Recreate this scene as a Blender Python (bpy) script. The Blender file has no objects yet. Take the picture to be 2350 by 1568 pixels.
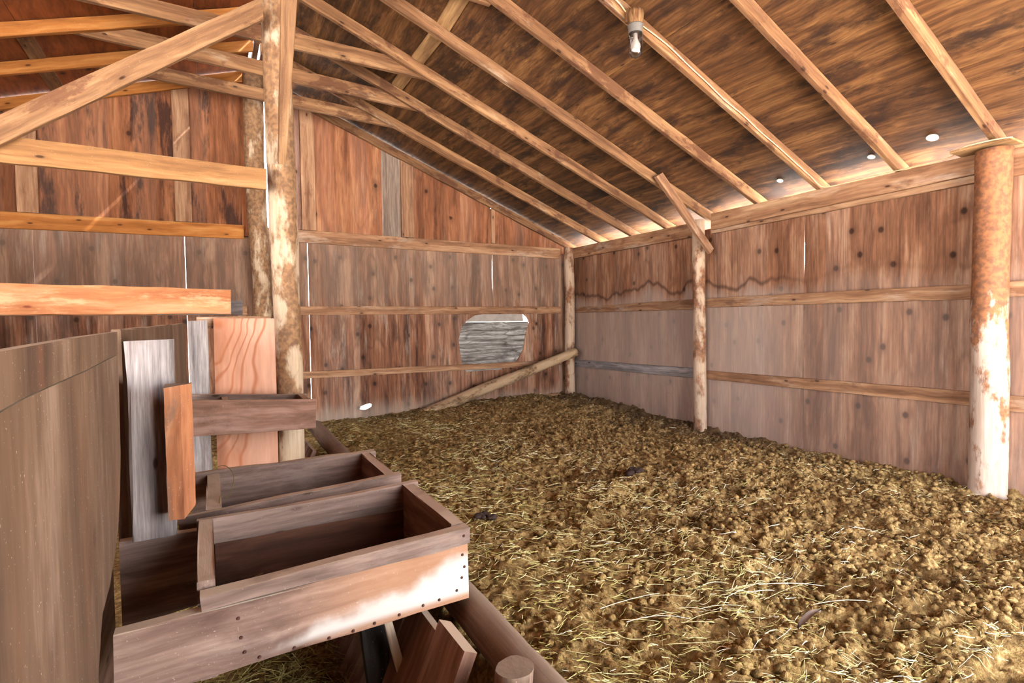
import bpy, bmesh, math, random
import numpy as np
from mathutils import Vector, Matrix, noise
from mathutils.geometry import tessellate_polygon

random.seed(7)
rng = np.random.default_rng(11)
SC = bpy.context.scene
COL = SC.collection

# ------------------------------------------------------------------ camera
cam_d = bpy.data.cameras.new('camera')
cam = bpy.data.objects.new('camera', cam_d)
COL.objects.link(cam)
yaw, pit, rol = math.radians(29.1206), math.radians(-2.0498), math.radians(-0.7689)
fw = Vector((math.sin(yaw)*math.cos(pit), math.cos(yaw)*math.cos(pit), math.sin(pit)))
r0 = Vector((math.cos(yaw), -math.sin(yaw), 0)); u0 = r0.cross(fw)
rt = r0*math.cos(rol) + u0*math.sin(rol); up = u0*math.cos(rol) - r0*math.sin(rol)
cam.matrix_world = Matrix(((rt.x, up.x, -fw.x, 0), (rt.y, up.y, -fw.y, 0), (rt.z, up.z, -fw.z, 1.13), (0, 0, 0, 1)))
cam_d.sensor_fit = 'HORIZONTAL'; cam_d.sensor_width = 36.0
cam_d.lens = 36.0*1252.1/2350.0
cam_d.clip_start = 0.02; cam_d.clip_end = 300
SC.camera = cam

# ------------------------------------------------------------------ world, sun, exposure
W = bpy.data.worlds.new('sky'); SC.world = W; W.use_nodes = True
wn = W.node_tree.nodes; wl = W.node_tree.links; wn.clear()
sky = wn.new('ShaderNodeTexSky'); sky.sky_type = 'NISHITA'; sky.sun_disc = False
sky.sun_elevation = math.radians(46); sky.sun_rotation = math.radians(75); sky.dust_density = 3.0; sky.air_density = 1.0
hsv = wn.new('ShaderNodeHueSaturation'); hsv.inputs['Saturation'].default_value = 0.22
bgn = wn.new('ShaderNodeBackground'); bgn.inputs['Strength'].default_value = 2.3
wo = wn.new('ShaderNodeOutputWorld')
wl.new(sky.outputs[0], hsv.inputs['Color']); wl.new(hsv.outputs[0], bgn.inputs[0]); wl.new(bgn.outputs[0], wo.inputs[0])
sd = bpy.data.lights.new('sun', 'SUN'); sd.energy = 50.0; sd.angle = math.radians(1.0); sd.color = (1.0, 0.97, 0.93)
sun = bpy.data.objects.new('sun', sd); COL.objects.link(sun)
sun.location = (20, 6, 20)
sun.rotation_euler = Vector((-0.62, 0.06, -0.78)).to_track_quat('-Z', 'Y').to_euler()
VS = SC.view_settings
SC.display_settings.display_device = 'sRGB'
VS.view_transform = 'Standard'; VS.look = 'None'; VS.gamma = 1.0; VS.use_curve_mapping = False
VS.exposure = 1.42
SC.cycles.max_bounces = 8; SC.cycles.diffuse_bounces = 6; SC.cycles.glossy_bounces = 2
SC.cycles.transmission_bounces = 6; SC.cycles.transparent_max_bounces = 8
SC.cycles.caustics_reflective = False; SC.cycles.caustics_refractive = False
SC.cycles.use_denoising = True

# ------------------------------------------------------------------ helpers
def lin(h):
    h = h.lstrip('#'); o = []
    for i in (0, 2, 4):
        c = int(h[i:i+2], 16)/255
        o.append(c/12.92 if c <= .04045 else ((c+.055)/1.055)**2.4)
    return (*o, 1.0)

def tag(o, label=None, cat=None, group=None, kind=None):
    if label: o['label'] = label
    if cat: o['category'] = cat
    if group: o['group'] = group
    if kind: o['kind'] = kind
    return o

def empty(name, loc=(0, 0, 0)):
    o = bpy.data.objects.new(name, None); COL.objects.link(o); o.location = loc
    o.empty_display_size = 0.1
    return o

def link(name, me, mat, M=None, parent=None, smooth=False):
    me.materials.append(mat) if mat else None
    if smooth:
        me.polygons.foreach_set('use_smooth', [True]*len(me.polygons))
    o = bpy.data.objects.new(name, me); COL.objects.link(o)
    if M is not None:
        if parent is not None:
            o.parent = parent; o.matrix_parent_inverse = Matrix.Identity(4)
            o.matrix_local = Matrix.Translation(-Vector(parent.location)) @ M
        else:
            o.matrix_world = M
    elif parent is not None:
        o.parent = parent; o.location = -Vector(parent.location)
    return o

def frame(x, z):
    x = Vector(x).normalized(); y = Vector(z).cross(x).normalized(); z2 = x.cross(y).normalized()
    return Matrix(((x.x, y.x, z2.x), (x.y, y.y, z2.y), (x.z, y.z, z2.z))).to_4x4()

def board(name, TL, TR, BR, BL, thick, mat, parent=None, rough=0.0012, nseg=None, chamfer=0.003, seed=None):
    """Sawn board: front face is the quad, extruded by the vector thick. Local x runs along the grain."""
    TL, TR, BR, BL = map(Vector, (TL, TR, BR, BL)); th = Vector(thick)
    c = (TL+TR+BR+BL)/4 + th/2
    R = frame((TR+BR)-(TL+BL), (TL+TR)-(BL+BR)); M = Matrix.Translation(c) @ R; Mi = M.inverted()
    L = ((TR+BR)-(TL+BL)).length/2
    n = nseg or max(3, min(26, int(L/0.12)))
    sx, sy, sz = (random.uniform(0, 99) for _ in range(3))
    vs, fs = [], []
    for i in range(n+1):
        t = i/n
        top = TL.lerp(TR, t); bot = BL.lerp(BR, t)
        h = (bot-top); hl = h.length; hu = h/hl if hl else Vector((0, 0, -1)); tl = th.length; tu = th/tl
        ch = min(chamfer, hl*.3, tl*.3)
        ring = [top+hu*ch, bot-hu*ch, bot+tu*ch, bot+th-tu*ch, bot+th-hu*ch, top+th+hu*ch, top+th-tu*ch, top+tu*ch]
        for k, v in enumerate(ring):
            e = 0.0 if rough == 0 else noise.noise(Vector((t*L*4+sx, k//2*7.3+sy, sz)))*rough*2 + noise.noise(Vector((t*L*19+sx, k*3.1+sy, sz)))*rough
            vs.append(Mi @ (v + hu*(e if k in (0, 7, 6, 5) else -e)*1.3 + tu*e*.5))
    for i in range(n):
        for k in range(8):
            a = i*8+k; b = i*8+(k+1) % 8
            fs.append((a, b, b+8, a+8))
    fs.append(tuple(range(7, -1, -1))); fs.append(tuple(n*8+k for k in range(8)))
    me = bpy.data.meshes.new(name); me.from_pydata([tuple(v) for v in vs], [], fs)
    bm = bmesh.new(); bm.from_mesh(me); bmesh.ops.recalc_face_normals(bm, faces=bm.faces); bm.to_mesh(me); bm.free()
    return link(name, me, mat, M, parent)

def bxb(name, x0, x1, y0, y1, z0, z1, mat, parent=None, along='x', **k):
    """Axis-aligned board."""
    if along == 'x':
        return board(name, (x0, y0, z1), (x1, y0, z1), (x1, y0, z0), (x0, y0, z0), (0, y1-y0, 0), mat, parent, **k)
    if along == 'y':
        return board(name, (x0, y0, z1), (x0, y1, z1), (x0, y1, z0), (x0, y0, z0), (x1-x0, 0, 0), mat, parent, **k)
    return board(name, (x0, y0, z0), (x0, y0, z1), (x1, y0, z1), (x1, y0, z0), (0, y1-y0, 0), mat, parent, **k)

def sheet(name, origin, U, V, poly, thick, mat, parent=None, holes=()):
    """Flat sheet: polygon in (u,v), with holes, extruded by thick along U x V (negative = away)."""
    U = Vector(U).normalized(); V = Vector(V).normalized(); N = U.cross(V)
    M = Matrix(((U.x, N.x, V.x, origin[0]), (U.y, N.y, V.y, origin[1]), (U.z, N.z, V.z, origin[2]), (0, 0, 0, 1)))
    loops = [poly]+list(holes)
    tri = tessellate_polygon([[Vector((u, v, 0)) for u, v in lp] for lp in loops])
    flat = [p for lp in loops for p in lp]; n = len(flat)
    vs = [(u, 0, v) for u, v in flat]+[(u, thick, v) for u, v in flat]
    fs = [tuple(t) for t in tri]+[tuple(i+n for i in reversed(t)) for t in tri]
    k = 0
    for lp in loops:
        m = len(lp)
        for i in range(m):
            a, b = k+i, k+(i+1) % m
            fs.append((a, b, b+n, a+n))
        k += m
    me = bpy.data.meshes.new(name); me.from_pydata(vs, [], fs)
    bm = bmesh.new(); bm.from_mesh(me); bmesh.ops.recalc_face_normals(bm, faces=bm.faces); bm.to_mesh(me); bm.free()
    return link(name, me, mat, M, parent)

def pole(name, A, B, ra, rb, mat, parent=None, sides=20, rings=30, lump=.05, bend=.01, dome=False):
    A, B = Vector(A), Vector(B); ax = B-A; L = ax.length
    z = ax.normalized(); x = (Vector((1, 0, 0)) if abs(z.x) < .9 else Vector((0, 1, 0))).cross(z).normalized(); y = z.cross(x)
    M = Matrix(((x.x, y.x, z.x, A.x), (x.y, y.y, z.y, A.y), (x.z, y.z, z.z, A.z), (0, 0, 0, 1)))
    s = random.uniform(0, 99); vs, fs = [], []
    for i in range(rings+1):
        t = i/rings; r = ra+(rb-ra)*t
        bx = bend*noise.noise(Vector((t*2.2+s, 3, 1)))*2; by = bend*noise.noise(Vector((t*2.2, 7, s)))*2
        if i in (0, rings): bx *= .8
        for k in range(sides):
            a = k/sides*2*math.pi
            rr = r*(1+lump*noise.noise(Vector((math.cos(a)*1.5+s, math.sin(a)*1.5, t*L*3)))+lump*.5*noise.noise(Vector((math.cos(a)*5+s, math.sin(a)*5, t*L*11))))
            vs.append((bx+rr*math.cos(a), by+rr*math.sin(a), t*L))
    for i in range(rings):
        for k in range(sides):
            a = i*sides+k; b = i*sides+(k+1) % sides
            fs.append((a, b, b+sides, a+sides))
    fs.append(tuple(range(sides-1, -1, -1))); fs.append(tuple(rings*sides+k for k in range(sides)))
    me = bpy.data.meshes.new(name); me.from_pydata(vs, [], fs)
    o = link(name, me, mat, M, parent, smooth=True)
    for p in (me.polygons[-1], me.polygons[-2]): p.use_smooth = False
    return o

def tube(name, pts, r, mat, parent=None, sides=8, sub=4):
    P = [Vector(p) for p in pts]; Q = []
    for i in range(len(P)-1):
        p0 = P[max(i-1, 0)]; p1 = P[i]; p2 = P[i+1]; p3 = P[min(i+2, len(P)-1)]
        for j in range(sub):
            t = j/sub
            Q.append(.5*((2*p1)+(p2-p0)*t+(2*p0-5*p1+4*p2-p3)*t*t+(3*p1-p0-3*p2+p3)*t**3))
    Q.append(P[-1]); o0 = Q[0].copy(); vs, fs = [], []
    for i, q in enumerate(Q):
        d = (Q[min(i+1, len(Q)-1)]-Q[max(i-1, 0)]).normalized()
        x = (Vector((0, 0, 1)) if abs(d.z) < .9 else Vector((1, 0, 0))).cross(d).normalized(); y = d.cross(x)
        for k in range(sides):
            a = k/sides*2*math.pi
            vs.append(tuple(q-o0+x*r*math.cos(a)+y*r*math.sin(a)))
    for i in range(len(Q)-1):
        for k in range(sides):
            a = i*sides+k; b = i*sides+(k+1) % sides
            fs.append((a, b, b+sides, a+sides))
    fs.append(tuple(range(sides-1, -1, -1))); fs.append(tuple((len(Q)-1)*sides+k for k in range(sides)))
    me = bpy.data.meshes.new(name); me.from_pydata(vs, [], fs)
    return link(name, me, mat, Matrix.Translation(o0), parent, smooth=True)

def lathe(name, prof, mat, loc, parent=None, sides=28):
    vs, fs = [], []
    for r, z in prof:
        for k in range(sides):
            a = k/sides*2*math.pi; vs.append((r*math.cos(a), r*math.sin(a), z))
    for i in range(len(prof)-1):
        for k in range(sides):
            a = i*sides+k; b = i*sides+(k+1) % sides; fs.append((a, b, b+sides, a+sides))
    fs.append(tuple(range(sides-1, -1, -1))); fs.append(tuple((len(prof)-1)*sides+k for k in range(sides)))
    me = bpy.data.meshes.new(name); me.from_pydata(vs, [], fs)
    bm = bmesh.new(); bm.from_mesh(me); bmesh.ops.recalc_face_normals(bm, faces=bm.faces); bm.to_mesh(me); bm.free()
    return link(name, me, mat, Matrix.Translation(loc), parent, smooth=True)

# ------------------------------------------------------------------ materials
class NT:
    def __init__(s, name):
        s.m = bpy.data.materials.new(name); s.m.use_nodes = True
        s.n = s.m.node_tree.nodes; s.l = s.m.node_tree.links
        s.b = s.n['Principled BSDF']
    def put(s, sock, v):
        if hasattr(v, 'is_output') or isinstance(v, bpy.types.NodeSocket): s.l.new(v, sock)
        else: sock.default_value = v
    def math(s, op, a, b=0.0, c=0.0, clamp=False):
        n = s.n.new('ShaderNodeMath'); n.operation = op; n.use_clamp = clamp
        for i, v in enumerate((a, b, c)): s.put(n.inputs[i], v)
        return n.outputs[0]
    def vmath(s, op, a, b=(0, 0, 0)):
        n = s.n.new('ShaderNodeVectorMath'); n.operation = op
        s.put(n.inputs[0], a)
        if op == 'SCALE': s.put(n.inputs[3], b)
        else: s.put(n.inputs[1], b)
        return n.outputs[0]
    def noise(s, v, scale, detail=3, rough=.55, dist=0.0, out=0):
        n = s.n.new('ShaderNodeTexNoise'); s.l.new(v, n.inputs['Vector'])
        n.inputs['Scale'].default_value = scale; n.inputs['Detail'].default_value = detail
        n.inputs['Roughness'].default_value = rough; n.inputs['Distortion'].default_value = dist
        return n.outputs[out]
    def rng(s, v, a, b, c=0.0, d=1.0, smooth=True):
        n = s.n.new('ShaderNodeMapRange'); n.interpolation_type = 'SMOOTHSTEP' if smooth else 'LINEAR'; n.clamp = True
        s.l.new(v, n.inputs['Value'])
        for k, x in zip(('From Min', 'From Max', 'To Min', 'To Max'), (a, b, c, d)): s.put(n.inputs[k], x)
        return n.outputs['Result']
    def mix(s, f, a, b, mode='MIX'):
        n = s.n.new('ShaderNodeMix'); n.data_type = 'RGBA'; n.blend_type = mode
        s.put(n.inputs[0], f); s.put(n.inputs[6], a); s.put(n.inputs[7], b)
        return n.outputs[2]
    def ramp(s, v, stops):
        n = s.n.new('ShaderNodeValToRGB'); s.l.new(v, n.inputs[0]); e = n.color_ramp.elements
        while len(e) > 1: e.remove(e[-1])
        e[0].position, e[0].color = stops[0]
        for p, c in stops[1:]:
            x = e.new(p); x.color = c
        return n.outputs[0]
    def coords(s, spread=37.0):
        tc = s.n.new('ShaderNodeTexCoord'); oi = s.n.new('ShaderNodeObjectInfo')
        s.rand = oi.outputs['Random']; s.obj = tc.outputs['Object']
        cx = s.n.new('ShaderNodeCombineXYZ')
        s.l.new(s.math('MULTIPLY', s.rand, spread), cx.inputs[0]); s.l.new(s.math('MULTIPLY', s.rand, spread*1.7), cx.inputs[1]); s.l.new(s.math('MULTIPLY', s.rand, spread*2.3), cx.inputs[2])
        return s.vmath('ADD', s.obj, cx.outputs[0])
    def geo(s):
        g = s.n.new('ShaderNodeNewGeometry'); return g
    def sep(s, v):
        n = s.n.new('ShaderNodeSeparateXYZ'); s.l.new(v, n.inputs[0]); return n.outputs
    def finish(s, col, rough=.82, bump=None, bs=.25, bd=.004, spec=.25):
        s.put(s.b.inputs['Base Color'], col); s.put(s.b.inputs['Roughness'], rough)
        s.b.inputs['Specular IOR Level'].default_value = spec
        if bump is not None:
            n = s.n.new('ShaderNodeBump'); n.inputs['Strength'].default_value = bs; n.inputs['Distance'].default_value = bd
            s.l.new(bump, n.inputs['Height']); s.l.new(n.outputs[0], s.b.inputs['Normal'])
        return s.m

def wood(name, dark, mid, light, axis='x', sa=1.2, sc=14.0, lines=.35, linef=16, knots=.5, stain=None, stain2=None, dust=None, var=.3, fib=.5, bs=.3, extra=None, knotcol='2a1409', bands=1.0):
    t = NT(name); P = t.coords()
    S = {'x': (sa, sc, sc), 'z': (sc, sc, sa), 'y': (sc, sa, sc)}[axis]
    def stretched(k): return t.vmath('MULTIPLY', P, tuple(v*k for v in S))
    warp = t.vmath('SCALE', t.vmath('SUBTRACT', t.noise(P, 2.2, 2, out=1), (.5, .5, .5)), .6 if axis == 'z' else 1.3)
    Q = t.vmath('ADD', stretched(1.0), warp)
    n1 = t.noise(Q, 1.0, 5, .62)
    col = t.ramp(n1, [(.30, lin(dark)), (.5, lin(mid)), (.70, lin(light))])
    # cathedral growth lines: contours of a smooth field
    nl = t.noise(t.vmath('ADD', stretched(.28), t.vmath('SCALE', warp, .35)), 1.0, 1.5, .4)
    pp = t.math('PINGPONG', t.math('MULTIPLY', nl, linef), .5)
    ln = t.rng(pp, .28, .5)
    col = t.mix(t.math('MULTIPLY', ln, lines), col, lin(dark))
    fb = t.noise(stretched(5.5), 1.0, 3, .7)
    f2 = t.rng(fb, .25, .75, 1-fib*.5, 1+fib*.35, False)
    col = t.mix(1.0, col, f2, 'MULTIPLY')
    bump = t.math('ADD', t.math('MULTIPLY', fb, .6), t.math('MULTIPLY', n1, .5))
    if stain:
        c, amt, sc_, lo, hi = stain
        m = t.math('MULTIPLY', t.rng(t.noise(t.vmath('ADD', t.vmath('MULTIPLY', P, (1 if axis == 'x' else 3.6, 3.6 if axis != 'x' else 2.2, .75 if axis == 'z' else 2.2)), t.vmath('SCALE', warp, .15)), sc_, 6, .68), lo, hi), amt)
        col = t.mix(m, col, lin(c))
    if stain2:
        c, amt, sc_, lo, hi = stain2
        m = t.math('MULTIPLY', t.rng(t.noise(t.vmath('ADD', t.vmath('MULTIPLY', P, (.6 if axis == 'x' else 5.0, 5.0 if axis == 'z' else 2.6, .55 if axis == 'z' else 2.6)), (9.1, 4.2, 7.7)), sc_, 6, .7), lo, hi), amt)
        col = t.mix(m, col, lin(c))
    if knots:
        v = t.n.new('ShaderNodeTexVoronoi'); v.feature = 'F1'; v.voronoi_dimensions = '2D'
        px, py, pz = t.sep(P); wx = t.sep(warp)
        al, ac = {'x': (px, t.math('ADD', py, pz)), 'z': (pz, t.math('ADD', px, py)), 'y': (py, t.math('ADD', px, pz))}[axis]
        ka, kc = (3.4, 9.0) if axis == 'x' and sc >= 12 else (2.7, 3.3)
        cb_ = t.n.new('ShaderNodeCombineXYZ')
        t.l.new(t.math('ADD', t.math('MULTIPLY', al, ka), t.math('MULTIPLY', wx[0], .06)), cb_.inputs[0]); t.l.new(t.math('ADD', t.math('MULTIPLY', ac, kc), t.math('MULTIPLY', wx[1], .06)), cb_.inputs[1])
        t.l.new(cb_.outputs[0], v.inputs['Vector']); v.inputs['Scale'].default_value = 1.0
        cell = t.sep(v.outputs['Color'])[0]
        on = t.rng(cell, 1-knots*.9, 1-knots*.9+.03)
        kd = t.math('MULTIPLY', t.rng(v.outputs['Distance'], .035, .095, 1, 0), on)
        halo = t.math('MULTIPLY', t.rng(v.outputs['Distance'], .06, .26, 1, 0), on)
        col = t.mix(t.math('MULTIPLY', halo, .35), col, lin(dark))
        col = t.mix(t.math('MULTIPLY', kd, .85), col, lin(knotcol))
        bump = t.math('SUBTRACT', bump, t.math('MULTIPLY', kd, .5))
    if axis == 'z' and sc >= 6:
        xx = t.sep(P); wn_ = t.n.new('ShaderNodeTexWhiteNoise'); wn_.noise_dimensions = '1D'
        t.l.new(t.math('FLOOR', t.math('ADD', t.math('MULTIPLY', t.math('ADD', xx[0], xx[1]), 5.2), t.math('MULTIPLY', t.noise(P, .35, 1), 1.5))), wn_.inputs['W'])
        col = t.mix(1.0, col, t.math('ADD', t.math('MULTIPLY', wn_.outputs['Value'], .20*bands), 1-.10*bands), 'MULTIPLY')
        col = t.mix(t.math('MULTIPLY', t.rng(wn_.outputs['Value'], .6, .61), .12*bands), col, lin('a08f84'))
        fs = t.noise(t.vmath('MULTIPLY', P, (75, 75, 2.2)), 1.0, 2, .6)
        col = t.mix(1.0, col, t.rng(fs, .28, .72, 1-.34*max(bands, .3), 1+.22*max(bands, .3), False), 'MULTIPLY')
    br = t.math('ADD', t.math('MULTIPLY', t.rand, var), 1-var*.55)
    col = t.mix(1.0, col, br, 'MULTIPLY')
    if extra: col = extra(t, col, P)
    if dust:
        c, amt, lo = dust
        nz = t.sep(t.geo().outputs['Normal'])[2]
        d = t.rng(nz, lo, .95)
        dn = t.rng(t.noise(P, 9, 4), .22, .5, .55, 1)
        col = t.mix(t.math('MULTIPLY', t.math('MULTIPLY', d, dn), amt), col, lin(c))
        sp = t.rng(t.noise(P, 160, 2), .69, .75)
        col = t.mix(t.math('MULTIPLY', sp, .35), col, lin('c9b6a4'))
    return t.finish(col, bump=bump, bs=bs)

def waterline(t, col, P):
    # tide mark of old damp: below it the sheets are bleached grey, along it a dark rim
    x, y, z = t.sep(t.geo().outputs['Position'])
    pos = t.geo().outputs['Position']
    n = t.noise(t.vmath('MULTIPLY', pos, (0.2, 1.0, .06)), 3.0, 2.5, .5)
    far = t.rng(y, 2.7, 3.4)
    h = t.math('ADD', 1.24, t.math('MULTIPLY', n, .46))
    d = t.math('SUBTRACT', z, h)
    rim = t.math('MULTIPLY', t.rng(t.math('ABSOLUTE', t.math('SUBTRACT', d, .012)), .0, .035, 1, 0), t.math('ADD', t.math('MULTIPLY', far, .55), .12))
    streak = t.noise(t.vmath('MULTIPLY', pos, (1, 26, 2.2)), 1.0, 3, .6)
    below = t.rng(t.math('ADD', d, t.math('MULTIPLY', t.math('SUBTRACT', streak, .5), .22)), -.14, .02, 1, 0)
    amt = t.math('ADD', t.math('MULTIPLY', far, .34), .14)
    col = t.mix(t.math('MULTIPLY', below, amt), col, lin('b3a196'))
    col = t.mix(rim, col, lin('3a241c'))
    return col

def barnfoot(t, col, P):
    pos = t.geo().outputs['Position']; z = t.sep(pos)[2]
    m = t.rng(t.math('ADD', z, t.math('MULTIPLY', t.noise(t.vmath('MULTIPLY', pos, (5, 5, 1)), 2, 4), .22)), .16, .40, .5, 0)
    col = t.mix(m, col, lin('a89888'))
    hi = t.rng(t.math('ADD', z, t.math('MULTIPLY', t.noise(t.vmath('MULTIPLY', pos, (7, 7, .8)), 1.5, 4), .5)), 1.35, 1.75, 0, .42)
    return t.mix(hi, col, lin('7d6a5c'))

M = {}
M['wall_right'] = wood('wall_right_plywood', '5e3b28', '92654a', 'b48d72', 'z', .9, 7, .30, 20, .8, stain=('5a392c', .55, 1.5, .50, .68), stain2=('bda897', .45, 2.2, .55, .75), var=.22, fib=.5, extra=waterline)
M['wall_back'] = wood('wall_back_plywood', '45281a', '84573e', 'ad8468', 'z', .8, 9, .35, 22, .95, stain=('38221a', .7, 1.6, .50, .66), stain2=('a8978a', .55, 2.4, .54, .72), var=.22, fib=.65, extra=barnfoot)
M['gable'] = wood('gable_plywood', '57311b', '7d4c2f', '976443', 'z', .7, 8, .3, 14, .3, stain=('2c1711', .88, 1.15, .50, .60), stain2=('3a211a', .6, 3.2, .55, .7), var=.3, fib=.7, bands=.55)
M['gable_warm'] = wood('gable_warm_plywood', '5f3822', '8a5638', 'a67350', 'z', .7, 8, .3, 14, .35, stain=('3e2118', .7, 1.3, .53, .68), stain2=('8a7668', .35, 2.4, .56, .7), var=.2, fib=.6, bands=.6)
M['weathered'] = wood('weathered_gray_wood', '5a493f', '846f60', 'a08c7e', 'z', 1.0, 22, .25, 10, .25, stain=('5f4a40', .5, 2.2, .5, .7), var=.15, fib=.9, bs=.5)
M['weathered_x'] = wood('weathered_gray_plank', '57504f', '857c79', 'a89f9c', 'x', 1.0, 22, .25, 10, .25, stain=('5f4a40', .5, 2.2, .5, .7), var=.15, fib=.9, bs=.5)
M['bleached'] = wood('bleached_split_plywood', '3a3430', '8d8883', 'c4c1bd', 'x', 1.6, 26, .6, 14, 0, stain=('3d3733', .6, 2.6, .52, .66), var=.05, fib=.9)
M['ceiling'] = wood('ceiling_plywood', '341c0b', '58371b', '7d5630', 'x', 1.0, 15, .30, 26, .30, stain=('1f0f07', .88, 1.7, .49, .64), stain2=('2a150a', .65, 4.5, .56, .72), var=.12, fib=.85, bs=.4)
M['ceiling_left'] = wood('ceiling_left_plywood', '5a2a12', '7d401c', '8e4d26', 'x', 1.1, 8, .3, 14, .2, stain=('3a190b', .6, 1.7, .52, .7), var=.1, fib=.5)
M['lumber'] = wood('roof_lumber', '553722', '7c5739', '9b7551', 'x', .9, 20, .28, 9, .32, stain=('4e2d1c', .75, 2.2, .525, .60), stain2=('c4ab90', .4, 2.0, .55, .7), var=.22, fib=.45)
M['lumber_amber'] = wood('amber_pine_lumber', '824d20', 'a3662e', 'b67f49', 'x', .8, 18, .22, 7, .55, stain=('8a4f22', .35, 2.0, .56, .72), var=.12, fib=.3, dust=('b59f80', .9, .5), knotcol='401c08')
M['lumber_z'] = wood('stud_lumber', '6f4c37', '977054', 'b18b6c', 'x', .9, 20, .25, 9, .3, stain=('5a3623', .5, 1.9, .56, .66), var=.18, fib=.45)
M['brace'] = wood('pale_brace_lumber', '5c3e29', '836042', '9f7b59', 'x', .8, 17, .25, 8, .2, stain=('5a3624', .7, 1.5, .57, .63), var=.1, fib=.4, dust=('cdb797', .9, .4))
M['crossb'] = wood('dusty_cross_beam_pine', '6b482b', '8b633c', 'a27b53', 'x', .8, 17, .2, 8, .25, stain=('8a5a30', .4, 1.7, .55, .68), var=.05, fib=.35, dust=('c6ae90', .95, .4))
M['girt'] = wood('wall_girt_lumber', '66462f', '91694d', 'b08c6c', 'x', .9, 18, .32, 9, .3, stain=('553525', .55, 1.8, .55, .64), stain2=('b9a797', .5, 2.2, .52, .7), var=.2, fib=.5)
M['orange_beam'] = wood('orange_fir_beam', '8c5230', 'a97048', 'bf8e69', 'x', .8, 12, .2, 7, .35, stain=('8e5230', .35, 2.0, .57, .7), stain2=('e2b78f', .4, 5, .5, .65), var=.05, fib=.35, dust=('c2aa88', .95, .4), knotcol='6a3020')
M['fir_panel'] = wood('flame_grain_fir_panel', 'a8694a', 'bd8a70', 'cc9f88', 'z', .45, 5.0, .95, 40, .35, var=.05, fib=.3, knotcol='7c4630')
M['manger'] = wood('dusty_manger_board', '4a3931', '735e54', '90786d', 'x', .9, 16, .28, 9, .25, stain=('3f2a22', .5, 2.4, .52, .68), stain2=('9c8a80', .35, 3, .54, .7), dust=('b3a08c', .95, .55), var=.18, fib=.6, bs=.45)
M['manger_red'] = wood('reddish_slat_board', '543a2e', '7c5b4b', '96766a', 'x', .9, 16, .25, 9, .2, stain=('3b2218', .5, 2.0, .52, .68), dust=('a08a76', .95, .55), var=.2, fib=.45)
M['box_shade'] = wood('painted_box_shade', '2a1812', '43281d', '573828', 'x', .9, 16, .25, 9, 0, var=.1, fib=.5)  # shade inside the feed boxes, put into the wood colour
M['stub'] = wood('orange_stub_block', '6e4029', '95603f', 'ab7f64', 'x', 1.0, 14, .25, 9, .2, stain=('6e5446', .7, 3, .5, .62), dust=('6f5f50', .9, .5), var=.05, fib=.4)
M['partition'] = wood('brown_partition_plywood', '3c2a20', '56402f', '67503f', 'z', .8, 7, .16, 9, .1, stain=('8a7160', .5, 1.6, .50, .7), stain2=('6a3c24', .45, 1.3, .55, .72), dust=('a8957f', .9, .6), var=.05, fib=.35, bands=.12)
M['black'] = wood('charred_black_stake', '0d0b0a', '1b1816', '3b3633', 'x', 1, 12, .2, 9, 0, var=.05, dust=('5c544c', .8, .4))
M['lath'] = wood('pale_lath', '8d7a66', 'b09b84', 'c3b09a', 'x', 1, 18, .2, 9, 0, var=.05)

def front_board_mat():
    # board mixed to a pale tone along its lower right corner
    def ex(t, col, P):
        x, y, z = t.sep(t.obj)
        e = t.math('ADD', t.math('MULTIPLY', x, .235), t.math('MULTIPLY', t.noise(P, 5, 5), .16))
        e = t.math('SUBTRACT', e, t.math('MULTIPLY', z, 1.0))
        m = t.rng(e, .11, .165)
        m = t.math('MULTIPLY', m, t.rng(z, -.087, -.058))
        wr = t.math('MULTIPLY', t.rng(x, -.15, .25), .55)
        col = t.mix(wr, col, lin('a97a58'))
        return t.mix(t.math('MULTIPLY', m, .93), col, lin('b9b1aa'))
    return wood('pale_corner_front_board', '4d3830', '7c6357', '9b8377', 'x', .9, 14, .3, 9, .2, stain=('4a342c', .45, 2.4, .52, .68), dust=('b3a08c', .95, .6), var=.02, fib=.5, extra=ex)
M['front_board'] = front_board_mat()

def bark_mat(name, pale, bark, deep, lo, hi, zlo=None, amt=.9):
    t = NT(name); P = t.coords()
    n = t.noise(t.vmath('MULTIPLY', P, (1, 1, .45)), 7.5, 6, .62)
    f = t.noise(t.vmath('MULTIPLY', P, (1, 1, .06)), 60, 3, .6)
    col = t.mix(t.rng(f, .3, .7), lin(pale), t.mix(.35, lin(pale), lin(bark)))
    if zlo is not None:
        z = t.sep(t.obj)[2]
        n = t.math('ADD', n, t.rng(z, zlo[0], zlo[1], zlo[2], zlo[3], False))
    m = t.math('MULTIPLY', t.rng(n, lo, hi), amt)
    bcol = t.mix(t.rng(t.noise(P, 30, 4), .35, .65), lin(bark), lin(deep))
    col = t.mix(m, col, bcol)
    # long drying crack and knots
    v = t.n.new('ShaderNodeTexVoronoi'); t.l.new(t.vmath('MULTIPLY', P, (6, 6, 3)), v.inputs['Vector']); v.inputs['Scale'].default_value = 1.0
    k = t.rng(v.outputs['Distance'], .06, .16, .6, 0); col = t.mix(k, col, lin(deep))
    return t.finish(col, bump=t.math('ADD', t.math('MULTIPLY', m, .8), t.math('MULTIPLY', f, .4)), bs=.55, bd=.006)
M['post_mid'] = bark_mat('peeled_pole_bark', 'b8a18a', '8a5a3c', '5a3724', .46, .60)
M['post_white'] = bark_mat('white_peeled_post', 'bcab9c', '945a30', '673b20', .50, .60, (0.2, 2.1, -.12, .30))
M['post_near'] = bark_mat('flaking_bark_post', 'bda88f', '8a6442', '62422a', .45, .58, (0.0, 3.6, -.02, .10))
M['log'] = bark_mat('leaning_log_bark', 'ad9274', '8a6a4c', '4d3726', .46, .62)
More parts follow.
